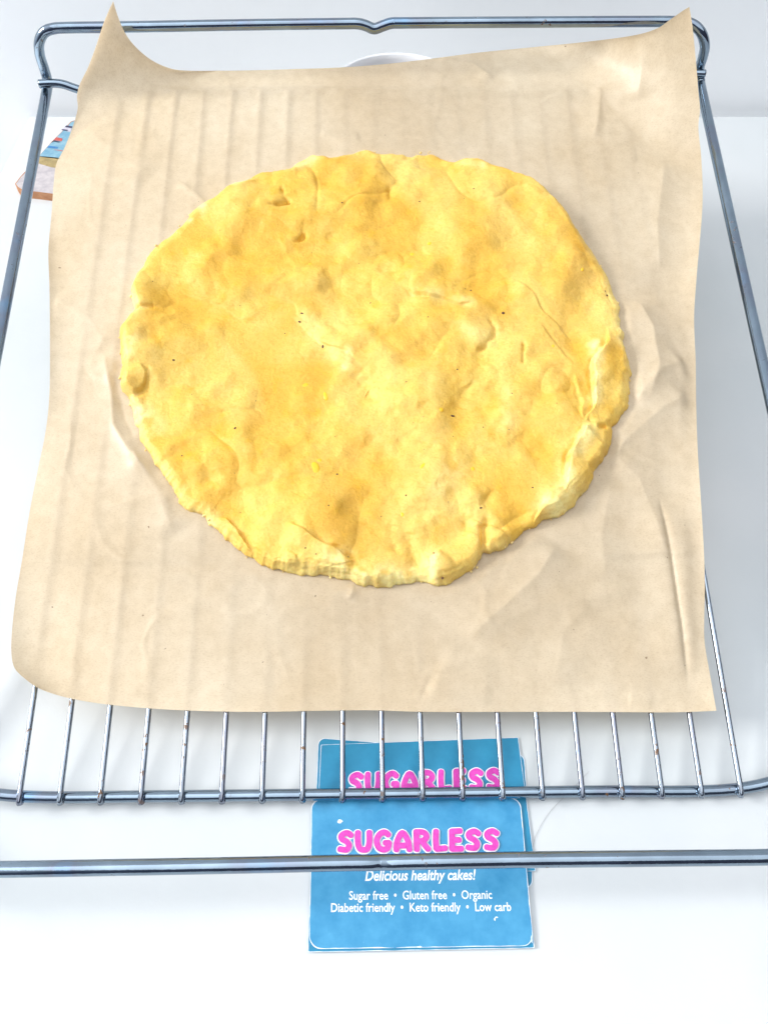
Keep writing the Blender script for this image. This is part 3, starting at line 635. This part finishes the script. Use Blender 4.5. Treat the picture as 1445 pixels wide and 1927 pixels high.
def blob(card, px, py, w_, h_, m, name, seed, dz=.00005):
    x, y = card.loc(px, py); r = random.Random(seed); n = 14
    P = [(x + w_ * mmpx * math.cos(2 * math.pi * k / n) * r.uniform(.45, 1.1), y + h_ * mmpx * 1.2 * math.sin(2 * math.pi * k / n) * r.uniform(.45, 1.1)) for k in range(n)]
    P = [(x, y)] + P; card.add(name, P, [(0, k, k % n + 1) for k in range(1, n + 1)], m, dz)
for i, (x, y, w_, h_) in enumerate([(640, 1546, 6, 4), (931, 1731, 2.4, 3), (934, 1727, 3.4, 1.4), (790, 1783, 6, 1.6), (1000, 1768, 2.4, 6)]):
    blob(cA, x, y, w_, h_, M_worn, 'scuff', i)
def cupcake(card, px, py, k):                            # ghost of a printed cupcake under the lines
    x, y = card.loc(px, py); k *= mmpx
    body = [(-24, -34), (24, -34), (31, 4), (-31, 4)]; top_ = [(34 * math.cos(a) * (1 + .06 * math.sin(9 * a)), 6 + 34 * math.sin(a)) for a in np.linspace(0, math.pi, 24)]
    card.add('faint_cupcake', [(x + k * a, y + k * b * 1.15) for a, b in body + top_], [(0, 1, 2, 3), tuple(range(4, 28))], M_faint, .00001)
    card.add('faint_icing', [(x + k * a, y + k * b * 1.15, 0) for b0 in (12, 20, 28) for a, b in ([(-26 + (b0 - 12) * .6, b0), (26 - (b0 - 12) * .6, b0 + 1), (24 - (b0 - 12) * .6, b0 + 2.4), (-24 + (b0 - 12) * .6, b0 + 1.6)])], [(0, 1, 2, 3), (4, 5, 6, 7), (8, 9, 10, 11)], M_cardA, .00002)
cupcake(cA, 868, 1690, 1.0)

# ------------------------------------------------------------------ painted wooden coaster behind the left of the rack
cz = .006
def TW(x, y): return on_table(x, y, cz)
poly_px = [(28, 345), (32, 352), (42, 358), (70, 361), (110, 366), (175, 372), (235, 300), (190, 238), (150, 222), (133, 228), (118, 245), (95, 268), (60, 308), (38, 332)]
P = np.array([TW(x, y)[:2] for x, y in poly_px]); n = len(P)
org = np.array([P[:, 0].mean(), P[:, 1].mean(), 0])
M_wood, N, L, B = mat('cut_wood_edge', rough=.7)
L.new(ramp(N, L, noise(N, L, 120, 4), [(.3, (.36, .15, .07)), (.7, (.58, .30, .15))]), B.inputs['Base Color'])
co_o = slab('painted_coaster', P, 0, cz, M_wood, None, org)
tag(co_o, 'small painted wooden board with a blue and sandy scene, behind the rack rail at left', 'coaster')
def paint(name, px, c0, c1, z=.0002, sc=150):
    m, N, L, B = mat(name + '_paint', rough=.45)
    L.new(ramp(N, L, noise(N, L, sc, 5, .65), [(.35, tuple(c * .72 for c in c0)), (.65, tuple(c * .72 for c in c1))]), B.inputs['Base Color'])
    pts = [on_table(x, y, cz + z) for x, y in px]
    o = mesh(name, pts, [tuple(range(len(pts)))], m, None, False); o.parent = co_o; o.matrix_parent_inverse = Matrix.Translation(-Vector(org))
paint('shore', [(30, 345), (34, 351), (44, 357), (70, 360), (110, 365), (174, 371), (200, 340), (190, 300), (110, 315), (72, 306), (62, 309), (40, 332)], (.55, .50, .53), (.76, .70, .70))
paint('sand_strip', [(70, 306), (71, 299), (75, 293), (120, 297), (190, 285), (196, 300), (130, 318), (96, 314)], (.36, .27, .10), (.62, .46, .20), .0003)
paint('sky_panel', [(74, 294), (75, 291), (96, 268), (119, 245), (134, 229), (150, 223), (189, 239), (225, 290), (190, 288), (116, 299)], (.17, .42, .60), (.34, .58, .70), .0003)
paint('red_patch', [(101, 263), (106, 257), (118, 260), (116, 265)], (.60, .08, .07), (.75, .16, .12), .0005)
paint('dark_patch', [(96, 268), (101, 263), (114, 266), (111, 267), (101, 265)], (.02, .03, .08), (.06, .07, .14), .0007)
paint('blue_patch', [(88, 277), (92, 273), (110, 276), (108, 279)], (.03, .22, .58), (.08, .32, .65), .0005)
paint('red_line', [(101, 281), (103, 280.5), (118, 282), (118, 284)], (.55, .15, .16), (.66, .28, .28), .0005)
paint('window_stripe', [(122, 238), (125, 235), (136, 237), (135, 240)], (.02, .02, .07), (.08, .06, .16), .0005)
paint('lower_stripe', [(115, 244), (117, 242), (128, 243.5), (127, 245.5)], (.02, .02, .07), (.08, .06, .16), .0005)
paint('white_stripe', [(117, 242), (122, 238.5), (135, 240.5), (133, 247), (128, 247)], (.6, .58, .7), (.75, .72, .8), .0004)

# ------------------------------------------------------------------ a hair on the table
pts = [on_table(x, y, .0004) for x, y in [(1000, 1612), (1003, 1590), (1012, 1565), (1026, 1540), (1042, 1520), (1060, 1502), (1082, 1480), (1108, 1452)]]
M_hair, *_ = mat('dark_hair', (.3, .28, .28), .5)
tag(mesh('hair_strand', *tube(catmull(pts, 5), .00006, 5), M_hair, origin=pts[3]), 'thin dark hair lying in a curve on the table right of the blue cards', 'hair')
